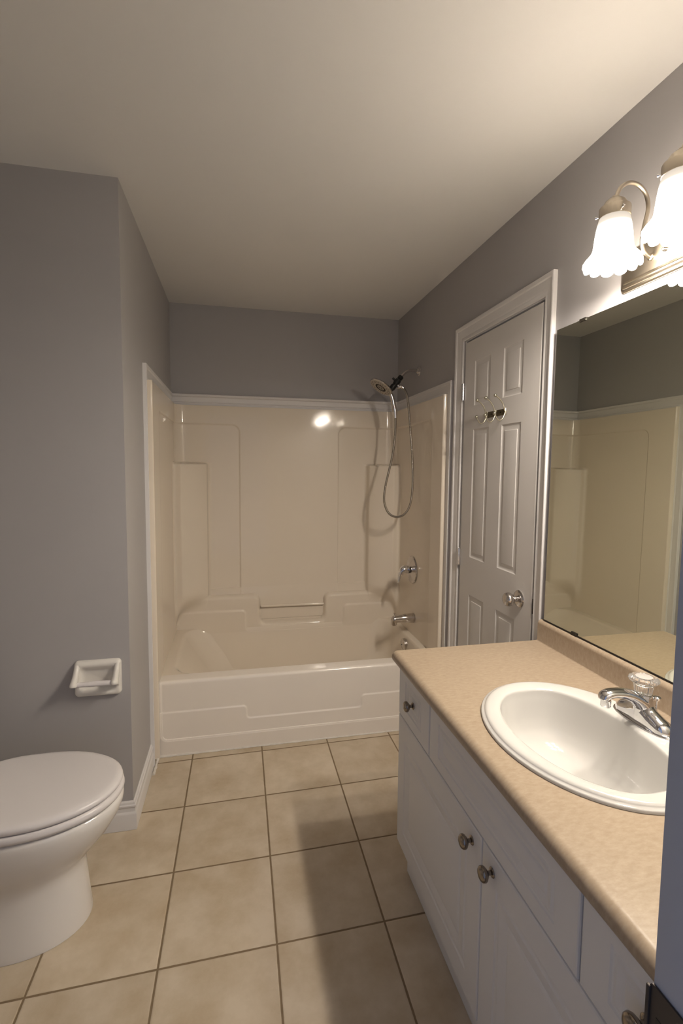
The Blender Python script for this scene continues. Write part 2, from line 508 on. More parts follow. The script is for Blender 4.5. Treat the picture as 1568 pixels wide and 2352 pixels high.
# ------------------------------------------------------------------ closet door
DX = XR - 0.0055
PROF = [(0, 0), (0.0025, 0.0018), (0.006, 0.0030), (0.014, 0.0032), (0.026, 0.0022), (0.0275, 0.0008), (0.031, 0.0004)]
ya, yb_, yc, yd = 1.722, 1.866, 1.972, 2.117
rects = []
for (z0, z1) in ((0.215, 0.812), (0.995, 1.607), (1.718, 1.925)):
    rects += [(ya, yb_, z0, z1), (yc, yd, z0, z1)]
door = thing('door_1', (XR, 1.61, 0), 'white six-panel door with a brushed round knob in the right wall', 'door', kind='structure')
obj('door_slab', panel_front(1.609, 2.2165, 0.012, 2.028, DX, 0.035, rects, PROF), M_DOOR, door, ang=20)
def lathe_obj(name, prof, loc, d, m_, parent, n=32, **k):
    return obj(name, MB().lathe(prof, n, axis_T(loc, d)), m_, parent, **k)
kn = lathe_obj('door_knob', [(0, -0.001), (0.0115, -0.001), (0.0115, 0.022), (0.010, 0.026), (0.014, 0.029), (0.022, 0.034), (0.0272, 0.042), (0.0282, 0.050), (0.026, 0.058), (0.020, 0.0635), (0.010, 0.066), (0, 0.0665)],
               (DX, 1.690, 0.906), (-1, 0, 0), M_CHROME2, door, label='brushed metal round door knob')
lathe_obj('rosette', [(0, 0), (0.0335, 0), (0.0345, 0.003), (0.032, 0.0065), (0.022, 0.010), (0.013, 0.012), (0, 0.012)], (DX, 1.690, 0.906), (-1, 0, 0), M_CHROME2, kn)
def hinge(z):
    mb = MB()
    for k in range(5):
        z0 = z - 0.040 + k * 0.0162
        mb.lathe([(0, z0), (0.0065, z0), (0.0065, z0 + 0.015), (0, z0 + 0.015)], 16, Matrix.Translation((DX - 0.006, 2.2225, 0)))
    mb.lathe([(0, z - 0.044), (0.004, z - 0.044), (0.0045, z - 0.041), (0.0045, z + 0.043), (0.003, z + 0.046), (0, z + 0.046)], 12, Matrix.Translation((DX - 0.006, 2.2225, 0)))
    mb.box(DX - 0.005, DX - 0.0005, 2.205, 2.2225, z - 0.04, z + 0.04)
    return obj('hinge', mb, M_CHROME, door, label='small bright metal hinge')
hinge(1.795); hinge(0.98); hinge(0.20)
mb = MB().box(XR - 0.0085, XR - 0.0006, 1.5985, 1.6005, 0.872, 0.930)
obj('latch_plate', mb, M_BRONZE, door, smooth=False)

# ------------------------------------------------------------------ hook rack on the door
hk = thing('coat_hook_rack', (DX, 1.91, 1.66), 'brushed nickel rack of three double hooks with ball tips on the white panel door', 'coat hooks')
obj('back_plate', MB().box(DX - 0.0035, DX - 0.0002, 1.832, 1.992, 1.646, 1.672, 0.0015), M_RACK, hk, label='dark bronze mounting plate')
for yy in (1.987, 1.912, 1.834):
    X = lambda d: DX - d
    top = spline([(X(0.003), yy, 1.654), (X(0.009), yy, 1.668), (X(0.016), yy, 1.690), (X(0.032), yy, 1.710), (X(0.052), yy, 1.723)], 8)
    low = spline([(X(0.003), yy, 1.664), (X(0.008), yy, 1.646), (X(0.017), yy, 1.628), (X(0.031), yy, 1.622), (X(0.044), yy, 1.633), (X(0.053), yy, 1.650)], 8)
    mb = MB().tube(top, 0.0027, 10).tube(low, 0.0027, 10)
    mb.box(DX - 0.0065, DX - 0.003, yy - 0.006, yy + 0.006, 1.644, 1.674, 0.0015)
    h = obj('hook', mb, M_NICKEL2, hk)
    for p in (top[-1], low[-1]):
        bmb = MB().lathe([(0.0068 * math.sin(PI * k / 10), -0.0068 * math.cos(PI * k / 10)) for k in range(11)], 16, Matrix.Translation(p))
        obj('ball_tip', bmb, M_NICKEL2, h)
for yy in (1.948, 1.873):
    lathe_obj('screw', [(0, 0.0034), (0.0035, 0.0034), (0.003, 0.0046), (0, 0.005)], (DX, yy, 1.659), (-1, 0, 0), M_DARK, hk, 14)

# ------------------------------------------------------------------ one-piece bathtub and surround
tub = thing('bathtub_surround', (0.35, 2.8, 0), 'glossy cream one-piece bathtub with moulded shower walls across the back of the room', 'bathtub')
sXL, sXR, sYB, sYF = -0.375, 1.0698, 3.225, 2.376
R = 0.06
LS = (sYB - R) - sYF          # side straight
LA = R * PI / 2
LB = (sXR - sXL) - 2 * R
def base_pt(s):
    """unrolled arc length -> (x, y, nx, ny) normal into the room"""
    if s < LS: return sXL, sYF + s, 1.0, 0.0
    s -= LS
    if s < LA:
        a = s / R
        return sXL + R - R * math.cos(a), sYB - R + R * math.sin(a), math.cos(a), -math.sin(a)
    s -= LA
    if s < LB: return sXL + R + s, sYB, 0.0, -1.0
    s -= LB
    if s < LA:
        a = s / R
        return sXR - R + R * math.sin(a), sYB - R + R * math.cos(a), -math.sin(a), -math.cos(a)
    s -= LA
    return sXR, sYB - R - s, -1.0, 0.0
sYF2 = 2.410
LS2 = (sYB - R) - sYF2
LT = LS + LS2 + 2 * LA + LB
SM = LS + LA + LB / 2         # middle of the back wall
s_back = lambda x: LS + LA + (x - sXL - R)
# recessed panels: from side y=2.555 round the corner to back x=.022 / .676
def sd_round(px, pz, hx, hz, r):
    qx, qz = abs(px) - hx + r, abs(pz) - hz + r
    return math.hypot(max(qx, 0), max(qz, 0)) + min(max(qx, qz), 0) - r
pan = []
for a, b in ((2.556 - sYF, s_back(0.020)), (s_back(0.676), LT - (2.556 - sYF2))):
    pan.append(((a + b) / 2, (b - a) / 2))
def rec(s, z):
    d = 0
    for c, hw in pan:
        q = sd_round(s - c, z - (1.692 - 1.0), hw, 1.0, 0.05)
        d = max(d, ss(0.004, -0.006, q))
    return d * 0.008
KA, KB = 0.160, 0.220
def corner_pt(t, side):
    P0, P1, P2, P3 = Vector((0, -KA)), Vector((0.055, -KA + 0.030)), Vector((KB - 0.050, -0.092)), Vector((KB, 0))
    q = P0 * (1 - t) ** 3 + P1 * 3 * t * (1 - t) ** 2 + P2 * 3 * t * t * (1 - t) + P3 * t ** 3
    return (sXL + q.x, sYB + q.y) if side < 0 else (sXR - q.x, sYB + q.y)
SC0, SC1 = LS + R - KA, LS + LA - R + KB
SC0R = LS2 + R - KA
def col_w(z):
    return ss(1.450, 1.433, z) * ss(0.40, 0.62, z)
def smin(a, b, k):
    h = max(0.0, min(1.0, 0.5 + 0.5 * (b - a) / k))
    return b + (a - b) * h - k * h * (1 - h)
def steps(x, z, xl, zl, xr, zr, zm, r, k):
    """signed distance to a stepped band: low in the middle, higher blocks left and right"""
    bl = sd_round(x - (xl - 1), z - (zl - 1), 1, 1, r)
    br = sd_round(x - (xr + 1), z - (zr - 1), 1, 1, r)
    return smin(smin(bl, z - zm, k), br, k)
def ledge(x, z):
    dA = -steps(x, z, 0.142, 0.573, 0.580, 0.562, 0.381, 0.045, 0.050)
    dB = -steps(x, z, 0.052, 0.478, 0.712, 0.482, 0.338, 0.030, 0.035)
    t = max(0, min(1, (dA + 0.004) / 0.026))
    ha = math.sqrt(max(0, 1 - (1 - t) ** 2))          # rounded nose
    return 0.040 * ha + 0.007 * ss(-0.006, 0.008, dB)
def shell_pt(s, z):
    x, y, nx, ny = base_pt(s)
    d = -rec(s, z)
    x += nx * d; y += ny * d
    w_ = col_w(z)
    if w_ > 0:
        for side, ss_ in ((-1, s - SC0), (1, LT - s - SC0R)):
            if 0 < ss_ < SC1 - SC0:
                t = ss_ / (SC1 - SC0)
                kx, ky = corner_pt(t, side)
                e = w_ * ss(0, 0.22, t) * ss(1.0, 0.80, t)
                x, y = x + (kx - x) * e, y + (ky - y) * e
    if z < 0.62 and ny < -0.01:
        y = smin(y, sYB - ledge(x, z), 0.0005 + 0.030 * ss(0.63, 0.54, z) * ss(0.33, 0.42, z)) if w_ > 0 else min(y, sYB - ledge(x, z))
        y = min(y, sYB - ledge(x, z) - 0.24 * max(0.0, 0.335 - z) ** 1.1)
    return (x, y, z)
def dens(a, b, step, spots):
    vals = []
    q = a
    while q < b:
        vals.append(q)
        st_ = step
        for c, wd, fine in spots:
            if abs(q - c) < wd: st_ = min(st_, fine)
        q += st_
    vals.append(b)
    return vals
Sv = dens(0, LT, 0.010, [(2.556 - sYF, 0.07, 0.003), (LT - (2.556 - sYF2), 0.07, 0.003), (s_back(0.02), 0.09, 0.003), (s_back(0.676), 0.10, 0.003),
                         (s_back(0.10), 0.10, 0.003), (s_back(0.64), 0.11, 0.003), (LS + LA / 2, 0.22, 0.005), (LT - LS2 - LA / 2, 0.22, 0.005)])
Zv = dens(0.09, 1.808, 0.012, [(1.66, 0.08, 0.0035), (1.4415, 0.02, 0.0012), (0.47, 0.16, 0.004)])
mb = MB().grid(shell_pt, Sv, Zv)
# rounded front edges of the side walls, returning to the room wall
for x0, sg in ((sXL, -1), (sXR, 1)):
    xw = XL if sg < 0 else XR
    prof = [(x0, sYF), (x0 + sg * 0.002, sYF - 0.004), (x0 + sg * 0.006, sYF - 0.0065), (x0 + sg * 0.018, sYF - 0.0065), (xw - sg * 0.002, sYF - 0.0062)]
    if sg > 0: prof = [(a, b + sYF2 - sYF) for a, b in prof]
    mb.grid(lambda i, z: (prof[int(i)][0], prof[int(i)][1], z), list(range(len(prof))), [0.004, 0.36, 0.6, 1.0, 1.4, 1.812])
wallp = obj('shower_wall', mb, M_TUB, tub, ang=50, fix=False)
# ledge strip on top of the column shelves is part of the shell; grab bar across the recess
obj('grab_bar', MB().tube([(0.150, sYB - 0.026, 0.4935), (0.30, sYB - 0.026, 0.4925), (0.575, sYB - 0.026, 0.490)], 0.0085, 16), M_TUB, tub, label='cream moulded grab bar in the recess')

# apron with moulded steps
AY = 2.402
aX0, aX1 = -0.387, 1.0815
def apron_pt(x, z):
    d1 = -steps(x, z, 0.040, 0.217, 0.640, 0.217, 0.151, 0.018, 0.022)
    cxm, hw = (aX0 + aX1) / 2, (aX1 - aX0) / 2
    inside = sd_round(x - cxm, z - (0.078 + 0.5), hw - 0.019, 0.5, 0.03)
    y = AY - 0.0045 * ss(-0.004, 0.004, d1) - 0.0065 * ss(-0.004, 0.004, inside) * 1.0
    if inside > -0.004 and d1 > -0.004:
        y = min(y, AY - 0.009)
    return (x, y, z)
TZ = 0.372
Xv = dens(aX0, aX1, 0.012, [(0.04, 0.05, 0.003), (0.645, 0.05, 0.003), (aX0 + 0.02, 0.04, 0.003), (aX1 - 0.02, 0.04, 0.003)])
Za = dens(0.003, TZ - 0.016, 0.012, [(0.185, 0.055, 0.0025), (0.08, 0.035, 0.0025)])
mb = MB().grid(apron_pt, Xv, Za)
top = lambda x: apron_pt(x, TZ - 0.016)[1]
arc = [(0.0, 0.0)] + [(0.016 * (1 - math.cos(a)), 0.016 * math.sin(a)) for a in lin(0.2, PI / 2, 7)] + [(0.078, 0.016)]
mb.grid(lambda x, k: (x, top(x) + arc[int(k)][0], TZ - 0.016 + arc[int(k)][1]), Xv, list(range(len(arc))))
ap = obj('apron', mb, M_APRON, tub, ang=60)
weld(ap)
# basin
def rrect(x0, x1, y0, y1, r, z, n=10):
    out = []
    for cx_, cy_, a0 in ((x1 - r, y1 - r, 0), (x0 + r, y1 - r, PI / 2), (x0 + r, y0 + r, PI), (x1 - r, y0 + r, 1.5 * PI)):
        out += [(cx_ + r * math.cos(a0 + PI / 2 * k / n), cy_ + r * math.sin(a0 + PI / 2 * k / n), z) for k in range(n + 1)]
    return out
mb = MB().loft([rrect(aX0 + 0.004, aX1 - 0.004, AY + 0.02, sYB - 0.01, 0.01, TZ - 0.0005),
                rrect(-0.338, 1.046, 2.474, 3.192, 0.13, TZ - 0.0005),
                rrect(-0.330, 1.042, 2.478, 3.190, 0.13, TZ - 0.002),
                rrect(-0.322, 1.038, 2.482, 3.187, 0.13, TZ - 0.007),
                rrect(-0.312, 1.034, 2.487, 3.183, 0.13, TZ - 0.018),
                rrect(-0.300, 1.030, 2.492, 3.179, 0.13, TZ - 0.036),
                rrect(-0.270, 1.022, 2.498, 3.172, 0.14, TZ - 0.08),
                rrect(-0.200, 1.003, 2.512, 3.156, 0.15, 0.20),
                rrect(-0.140, 0.980, 2.525, 3.141, 0.16, 0.11),
                rrect(-0.095, 0.950, 2.545, 3.105, 0.16, 0.075),
                rrect(-0.040, 0.900, 2.590, 3.060, 0.15, 0.064)], False, True)
obj('basin', mb, M_TUB, tub, ang=60)
ov = lathe_obj('overflow_plate', [(0, 0.014), (0.012, 0.014), (0.030, 0.011), (0.036, 0.006), (0.037, -0.012), (0, -0.012)], (1.0175, 2.800, 0.318), (-1, 0, -0.08), M_CHROME2, tub, label='round chrome overflow plate')
lathe_obj('screw', [(0, 0.0165), (0.003, 0.016), (0.004, 0.0135), (0, 0.0135)], (1.0175, 2.800, 0.318), (-1, 0, -0.08), M_GREY, ov, 12)
# caulk bead along the tub foot and up the left corner
rnd = random.Random(3)
pts, rad = [], []
for i in range(90):
    x = aX0 + 0.001 + (aX1 - aX0 - 0.002) * i / 89
    pts.append((x, AY - 0.0125 + rnd.uniform(-0.0012, 0.0012), 0.002)); rad.append(0.0035 + rnd.random() * 0.0022 + (0.002 if i < 12 else 0))
mb = MB().tube(pts, rad, 8)
pts, rad = [], []
for i in range(22):
    t = i / 21
    pts.append((XL + 0.021 + rnd.uniform(-0.001, 0.001), AY - 0.012 - 0.14 * t, 0.003)); rad.append(0.0045 + rnd.random() * 0.003)
mb.tube(pts, rad, 8)
st('trim_7', mb, M_CAULK, 'uneven white caulk bead where the bathtub meets the tile floor', 'caulk')

# ------------------------------------------------------------------ tub valve, spout, shower
vl = thing('shower_valve', (sXR, 2.835, 0.783), 'chrome shower valve with a round plate and curved lever on the cream surround', 'shower valve')
VX = sXR + 0.006
esc = lathe_obj('escutcheon', [(0, 0), (0.084, 0), (0.086, 0.003), (0.083, 0.0075), (0.070, 0.009), (0.040, 0.012), (0.032, 0.016), (0, 0.016)], (VX, 2.835, 0.783), (-1, 0, 0), M_CHROME2, vl, 48)
lathe_obj('collar', [(0, 0.010), (0.020, 0.010), (0.020, 0.033), (0, 0.033)], (VX, 2.835, 0.783), (-1, 0, 0), M_GREY, vl, 28)
path = spline([(VX - 0.026, 2.835, 0.783), (VX - 0.045, 2.835, 0.787), (VX - 0.062, 2.834, 0.783), (VX - 0.076, 2.833, 0.768), (VX - 0.084, 2.832, 0.746), (VX - 0.088, 2.831, 0.722), (VX - 0.092, 2.830, 0.703)], 6)
n = len(path) - 1
rads = [interp([(0, 0.023), (0.12, 0.026), (0.3, 0.0245), (0.5, 0.018), (0.7, 0.011), (0.9, 0.0085), (1, 0.006)], i / n) for i in range(n + 1)]
obj('lever', MB().tube(path, rads, 20), M_CHROME, vl)
sp_ = thing('tub_spout', (sXR, 2.800, 0.483), 'chrome bathtub spout with a small diverter pull below the shower valve', 'tub spout')
prof = []
for t in lin(0, 1, 22):
    x = sXR + 0.006 - 0.142 * t
    rr = interp([(0, 0.030), (0.35, 0.0285), (0.55, 0.0245), (0.9, 0.0235), (0.97, 0.021), (1.0, 0.014)], t)
    zc_ = 0.483 + interp([(0, 0), (0.5, 0.002), (1, -0.004)], t)
    prof.append([(x, 2.8 + rr * math.cos(2 * PI * k / 28) * 0.98, zc_ + rr * math.sin(2 * PI * k / 28)) for k in range(28)])
mb = MB().loft(prof)
mb.lathe([(0, -0.035), (0.0165, -0.035), (0.0185, -0.031), (0.0195, 0.0), (0, 0.0)], 28, Matrix.Translation((0.950, 2.8, 0.480)))
obj('spout_body', mb, M_CHROME2, sp_, ang=50)
lathe_obj('diverter_pull', [(0, 0), (0.0028, 0), (0.0028, 0.012), (0.0062, 0.016), (0.0068, 0.019), (0.004, 0.0205), (0, 0.0208)], (0.951, 2.8, 0.502), (0, 0, 1), M_CHROME2, sp_, 18)

SY = 2.85
sh = thing('hand_shower', (XR, SY, 2.018), 'chrome hand shower with long looping metal hose on a bent wall arm', 'shower')
fl = lathe_obj('wall_flange', [(0, 0), (0.030, 0), (0.0315, 0.002), (0.029, 0.006), (0.016, 0.010), (0.0115, 0.016), (0, 0.016)], (XR - 0.0004, SY, 2.018), (-1, 0, 0), M_CHROME2, sh, 36)
obj('shower_arm', MB().tube(spline([(XR - 0.002, SY, 2.018), (1.070, SY, 2.018), (1.040, SY, 2.017), (1.012, SY, 2.005), (0.992, SY, 1.986), (0.975, SY, 1.966)], 7), 0.0098, 18), M_CHROME2, sh)
d = Vector((-0.063, 0, -0.079)).normalized()
p0 = Vector((0.986, SY, 1.979))
mb = MB().lathe([(0, 0), (0.0155, 0), (0.0165, 0.003), (0.0165, 0.020), (0.013, 0.023), (0.013, 0.027), (0.019, 0.030), (0.020, 0.048), (0.019, 0.060), (0.015, 0.063), (0.015, 0.070), (0.0185, 0.074), (0.0185, 0.094), (0.016, 0.098), (0.0125, 0.114), (0, 0.114)], 28, axis_T(p0, d))
dv = obj('diverter', mb, M_BLACK, sh, label='black plastic diverter')
nrm = Vector((d.z, 0, -d.x)) * -1
obj('diverter_tab', MB().tube([p0 + d * 0.045, p0 + d * 0.045 + Vector((-0.028, 0, 0.024))], [0.0075, 0.0065], 14), M_BLACK, dv)
obj('outlet', MB().tube(spline([p0 + d * 0.048, p0 + d * 0.060 + Vector((0.020, -0.004, -0.016)), (0.984, SY - 0.008, 1.916), (0.998, SY - 0.010, 1.909)], 6), [0.012] * 13 + [0.009] * 6, 16), M_CHROME2, dv)
# head: disc facing down-left and a little to the camera
hc = Vector((0.858, SY - 0.004, 1.911))
fn = Vector((-0.555, -0.09, -0.82)).normalized()
Th = axis_T(hc, fn)
head = obj('shower_head', MB().lathe([(0, -0.030), (0.018, -0.029), (0.030, -0.024), (0.055, -0.014), (0.072, -0.006), (0.077, 0.000), (0.077, 0.004), (0.074, 0.007), (0, 0.0072)], 44, Th), M_CHROME2, sh)
obj('spray_face', MB().lathe([(0, 0.0088), (0.022, 0.0088), (0.0225, 0.0076), (0.036, 0.0076), (0.037, 0.0092), (0.068, 0.0088), (0.070, 0.0070), (0, 0.0068)], 44, Th), M_FACE, head)
mb = MB()
for k in range(24):
    a = 2 * PI * k / 24
    for rr in ((0.052, 0.060) if k % 2 else (0.048, 0.063)):
        mb.lathe([(0, 0.0085), (0.0022, 0.0085), (0.0015, 0.0105), (0, 0.0105)], 8, Th @ Matrix.Translation((rr * math.cos(a), rr * math.sin(a), 0)))
for k in range(9):
    a = 2 * PI * k / 9
    mb.box(0.006, 0.018, -0.0012, 0.0012, 0.0086, 0.0098, T=Th @ Matrix.Rotation(a, 4, 'Z'))
nz = obj('nozzles', mb, M_GREY, head, kind='stuff')
mb = MB().lathe([(0.0235, 0.0074), (0.0355, 0.0074), (0.0355, 0.0079), (0.0235, 0.0079), (0.0235, 0.0074)], 44, Th)
obj('dark_ring', mb, M_DARK, head)
hp = spline([(0.893, SY - 0.004, 1.902), (0.914, SY - 0.003, 1.880), (0.928, SY - 0.002, 1.850), (0.938, SY, 1.815), (0.945, SY, 1.780), (0.9485, SY, 1.765)], 6)
n = len(hp) - 1
obj('handle', MB().tube(hp, [interp([(0, 0.010), (0.2, 0.0125), (0.5, 0.0135), (0.8, 0.0165), (0.97, 0.0165), (1, 0.013)], i / n) for i in range(n + 1)], 20), M_CHROME2, sh)
obj('hose_nut', MB().tube([(0.9485, SY, 1.766), (0.9500, SY, 1.758), (0.9515, SY, 1.745), (0.953, SY, 1.727)], [0.0145, 0.0145, 0.0125, 0.0105], 20), M_CHROME, sh)
hose = [(0.953, 1.730), (0.954, 1.690), (0.952, 1.622), (0.944, 1.540), (0.930, 1.461), (0.912, 1.385), (0.897, 1.318), (0.888, 1.246), (0.893, 1.195), (0.915, 1.147), (0.948, 1.122), (0.985, 1.118), (1.020, 1.133), (1.050, 1.172), (1.066, 1.230), (1.073, 1.320), (1.072, 1.400), (1.063, 1.530), (1.051, 1.655), (1.040, 1.760), (1.030, 1.840), (1.020, 1.880), (1.004, 1.905), (0.992, 1.913)]
hpts = []
for i, (x, z) in enumerate(hose):
    k = 1 - 0.016 * math.sin(PI * i / (len(hose) - 1))       # the loop hangs clear of the wall
    hpts.append((x * k, SY * k, 1.4186 + (z - 1.4186) * k))
hpth = spline(hpts, 56)
obj('hose', MB().tube(hpth, [0.0066 + 0.0006 * (1 if k % 4 < 2 else -1) for k in range(len(hpth))], 12), M_HOSE, sh, ang=80)

# ------------------------------------------------------------------ toilet paper holder
tp = thing('toilet_paper_holder', (-0.515, YT, 0.62), 'white ceramic toilet paper holder with an empty plastic roller on the grey wall', 'paper holder')
x0, x1, z0, z1 = -0.598, -0.435, 0.553, 0.690
def rr2(x0, x1, z0, z1, r, y, n=6):
    return [(p[0], y, p[1]) for p in [(q[0], q[1]) for q in rrect(x0, x1, z0, z1, r, 0, n)]]
mb = MB().loft([rr2(x0, x1, z0, z1, 0.014, YT - 0.0003), rr2(x0 + 0.001, x1 - 0.001, z0 + 0.001, z1 - 0.001, 0.014, YT - 0.012), rr2(x0 + 0.005, x1 - 0.005, z0 + 0.005, z1 - 0.005, 0.014, YT - 0.019),
                rr2(x0 + 0.012, x1 - 0.012, z0 + 0.012, z1 - 0.014, 0.014, YT - 0.021), rr2(x0 + 0.020, x1 - 0.020, z0 + 0.020, z1 - 0.024, 0.014, YT - 0.017), rr2(x0 + 0.026, x1 - 0.026, z0 + 0.026, z1 - 0.034, 0.014, YT - 0.008),
                rr2(x0 + 0.032, x1 - 0.032, z0 + 0.032, z1 - 0.044, 0.012, YT - 0.004)], True, True)
obj('back_plate', mb, M_CERAMIC, tp, ang=60)
for xx in (x0 + 0.012, x1 - 0.012):
    path = spline([(xx, YT - 0.014, 0.676), (xx, YT - 0.021, 0.662), (xx, YT - 0.034, 0.646), (xx, YT - 0.050, 0.632), (xx, YT - 0.062, 0.622), (xx, YT - 0.066, 0.613)], 6)
    n = len(path) - 1
    mb = MB().tube(path, [interp([(0, 0.0095), (0.5, 0.0105), (0.85, 0.0130), (0.96, 0.011), (1, 0.004)], i / n) for i in range(n + 1)], 16)
    web = [(xx, YT - 0.005, 0.668), (xx, YT - 0.024, 0.655), (xx, YT - 0.058, 0.624), (xx, YT - 0.045, 0.608), (xx, YT - 0.008, 0.585)]
    mb.loft([[(p[0] - 0.006, p[1], p[2]) for p in web], [(p[0] + 0.006, p[1], p[2]) for p in web]])
    obj('side_arm', mb, M_CERAMIC, tp)
rl = obj('roller', MB().tube([(x0 + 0.018, YT - 0.056, 0.619), (-0.535, YT - 0.056, 0.619)], 0.0085, 20), M_SEAT, tp, label='white plastic spring roller')
obj('roller_sleeve', MB().tube([(-0.536, YT - 0.056, 0.619), (x1 - 0.018, YT - 0.056, 0.619)], 0.0096, 20), M_SEAT, rl)

# ------------------------------------------------------------------ toilet
TYC = 1.575
tl = thing('toilet', (-0.75, TYC, 0), 'white toilet with the seat and lid closed beside the grey wall', 'toilet')
def egg(front, back, hw, z, yc=TYC, n=56, p=2.25, sq=0.0):
    """egg outline: round nose towards +x, squarer back"""
    cxm = front - hw * 1.42
    out = []
    for k in range(n):
        a = 2 * PI * k / n
        c, s_ = math.cos(a), math.sin(a)
        if c >= 0:
            x = cxm + (front - cxm) * (abs(c) ** (2 / 2.05)); y = hw * (1 if s_ >= 0 else -1) * abs(s_) ** (2 / 2.05)
        else:
            x = cxm - (cxm - back) * (abs(c) ** (2 / 3.2)); y = hw * (1 if s_ >= 0 else -1) * abs(s_) ** (2 / (2.3 + sq))
        out.append((x, yc + y, z))
    return out
loops = [egg(-0.464, -0.96, 0.140, 0.001, sq=1), egg(-0.464, -0.96, 0.140, 0.012, sq=1), egg(-0.468, -0.955, 0.136, 0.05, sq=1), egg(-0.474, -0.95, 0.129, 0.12, sq=1), egg(-0.478, -0.94, 0.127, 0.17),
         egg(-0.476, -0.93, 0.130, 0.197), egg(-0.462, -0.925, 0.140, 0.220), egg(-0.436, -0.92, 0.154, 0.248), egg(-0.404, -0.92, 0.170, 0.285), egg(-0.378, -0.92, 0.181, 0.325), egg(-0.364, -0.92, 0.186, 0.358), egg(-0.362, -0.92, 0.187, 0.375), egg(-0.368, -0.92, 0.184, 0.386), egg(-0.378, -0.91, 0.176, 0.3885)]
obj('bowl', MB().loft(loops, True, True), M_TOILET, tl, ang=60)
obj('seat', MB().loft([egg(-0.373, -0.845, 0.183, 0.3915), egg(-0.363, -0.85, 0.1895, 0.394), egg(-0.359, -0.85, 0.1915, 0.402), egg(-0.361, -0.85, 0.1905, 0.410), egg(-0.367, -0.845, 0.187, 0.4145), egg(-0.378, -0.84, 0.180, 0.4155)], True, True), M_SEAT, tl, ang=60)
obj('lid', MB().loft([egg(-0.376, -0.85, 0.181, 0.4185), egg(-0.367, -0.855, 0.1860, 0.4200), egg(-0.3635, -0.855, 0.188, 0.4265), egg(-0.3655, -0.855, 0.187, 0.4325), egg(-0.372, -0.85, 0.183, 0.4370), egg(-0.387, -0.845, 0.174, 0.4395), egg(-0.400, -0.84, 0.166, 0.4400), egg(-0.46, -0.79, 0.12, 0.4405), egg(-0.54, -0.72, 0.06, 0.4408)], True, True), M_SEAT, tl, ang=60)
for dy in (-0.075, 0.075):
    obj('seat_hinge', MB().box(-0.885, -0.845, TYC + dy - 0.022, TYC + dy + 0.022, 0.392, 0.425, 0.006), M_SEAT, tl)
tk = obj('tank', MB().loft([rrect(-1.135, -0.925, TYC - 0.205, TYC + 0.205, 0.04, 0.392), rrect(-1.14, -0.915, TYC - 0.225, TYC + 0.225, 0.045, 0.55), rrect(-1.145, -0.905, TYC - 0.235, TYC + 0.235, 0.045, 0.735)], True, True), M_TOILET, tl)
obj('tank_lid', MB().loft([rrect(-1.148, -0.895, TYC - 0.245, TYC + 0.245, 0.05, 0.736), rrect(-1.148, -0.89, TYC - 0.248, TYC + 0.248, 0.05, 0.75), rrect(-1.146, -0.895, TYC - 0.243, TYC + 0.243, 0.05, 0.768), rrect(-1.13, -0.915, TYC - 0.225, TYC + 0.225, 0.045, 0.774)], True, True), M_TOILET, tl)
obj('flush_handle', MB().tube([(-0.905, TYC - 0.17, 0.69), (-0.888, TYC - 0.17, 0.69), (-0.882, TYC - 0.14, 0.688), (-0.882, TYC - 0.09, 0.684)], [0.009, 0.008, 0.006, 0.007], 12), M_CHROME, tl)

# ------------------------------------------------------------------ vanity cabinet
CX, CY0, CY1 = 0.540, 0.368, 1.526
ZD0, ZS, ZD1 = 0.120, 0.580, 0.7555
vb = thing('vanity_cabinet', (0.8, 0.95, 0), 'white vanity cabinet with panel doors, drawers and round knobs under the tan counter', 'cabinet')
mb = MB()
xb = XR - 0.002
mb.box(CX + 0.020, xb, CY1 - 0.018, CY1 - 0.001, 0.10, ZD1)
mb.box(CX + 0.020, xb, CY0 + 0.001, CY0 + 0.018, 0.10, ZD1)
mb.box(CX + 0.020, xb, CY0 + 0.018, CY1 - 0.018, 0.10, 0.118)
mb.box(CX + 0.020, CX + 0.036, CY0 + 0.018, CY1 - 0.018, 0.56, 0.60)
mb.box(CX + 0.020, CX + 0.036, CY0 + 0.018, CY1 - 0.018, 0.735, ZD1)
mb.box(CX + 0.020, CX + 0.036, 0.92, 0.968, 0.118, 0.735)
mb.box(CX + 0.020, CX + 0.036, 1.24, 1.28, 0.56, 0.735)
mb.box(CX + 0.020, CX + 0.036, 0.616, 0.656, 0.56, 0.735)
obj('carcass', mb, M_CAB, vb, smooth=False)
mb = MB().box(0.578, xb, CY0 + 0.002, CY1 - 0.014, 0.001, 0.0995)
obj('toe_kick', mb, M_CAB, vb, smooth=False)
CPROF = [(0, 0), (0.004, 0.0022), (0.008, 0.0028), (0.013, 0.0022), (0.0165, 0.0006), (0.030, 0.0012), (0.040, 0.0040), (0.044, 0.0044), (0.050, 0.0020), (0.054, 0.0014)]
DPROF = [(0, 0), (0.003, 0.0022), (0.006, 0.0028), (0.010, 0.0020), (0.013, 0.0006), (0.018, 0.0012), (0.024, 0.0036), (0.027, 0.0038), (0.031, 0.0020), (0.034, 0.0014)]
g = 0.0015
def knob(y, z, parent):
    k = lathe_obj('knob', [(0, -0.0008), (0.0105, -0.0008), (0.0110, 0.001), (0.0095, 0.003), (0.0050, 0.005), (0.0046, 0.010), (0.0060, 0.0125), (0.0105, 0.0138), (0.0118, 0.016), (0.0150, 0.0175), (0.0168, 0.021), (0.0160, 0.026), (0.0125, 0.0295), (0.007, 0.0312), (0, 0.0317)], (CX, y, z), (-1, 0, 0), M_KNOB, parent, label='brushed nickel knob')
    return k
ym_ = 0.944
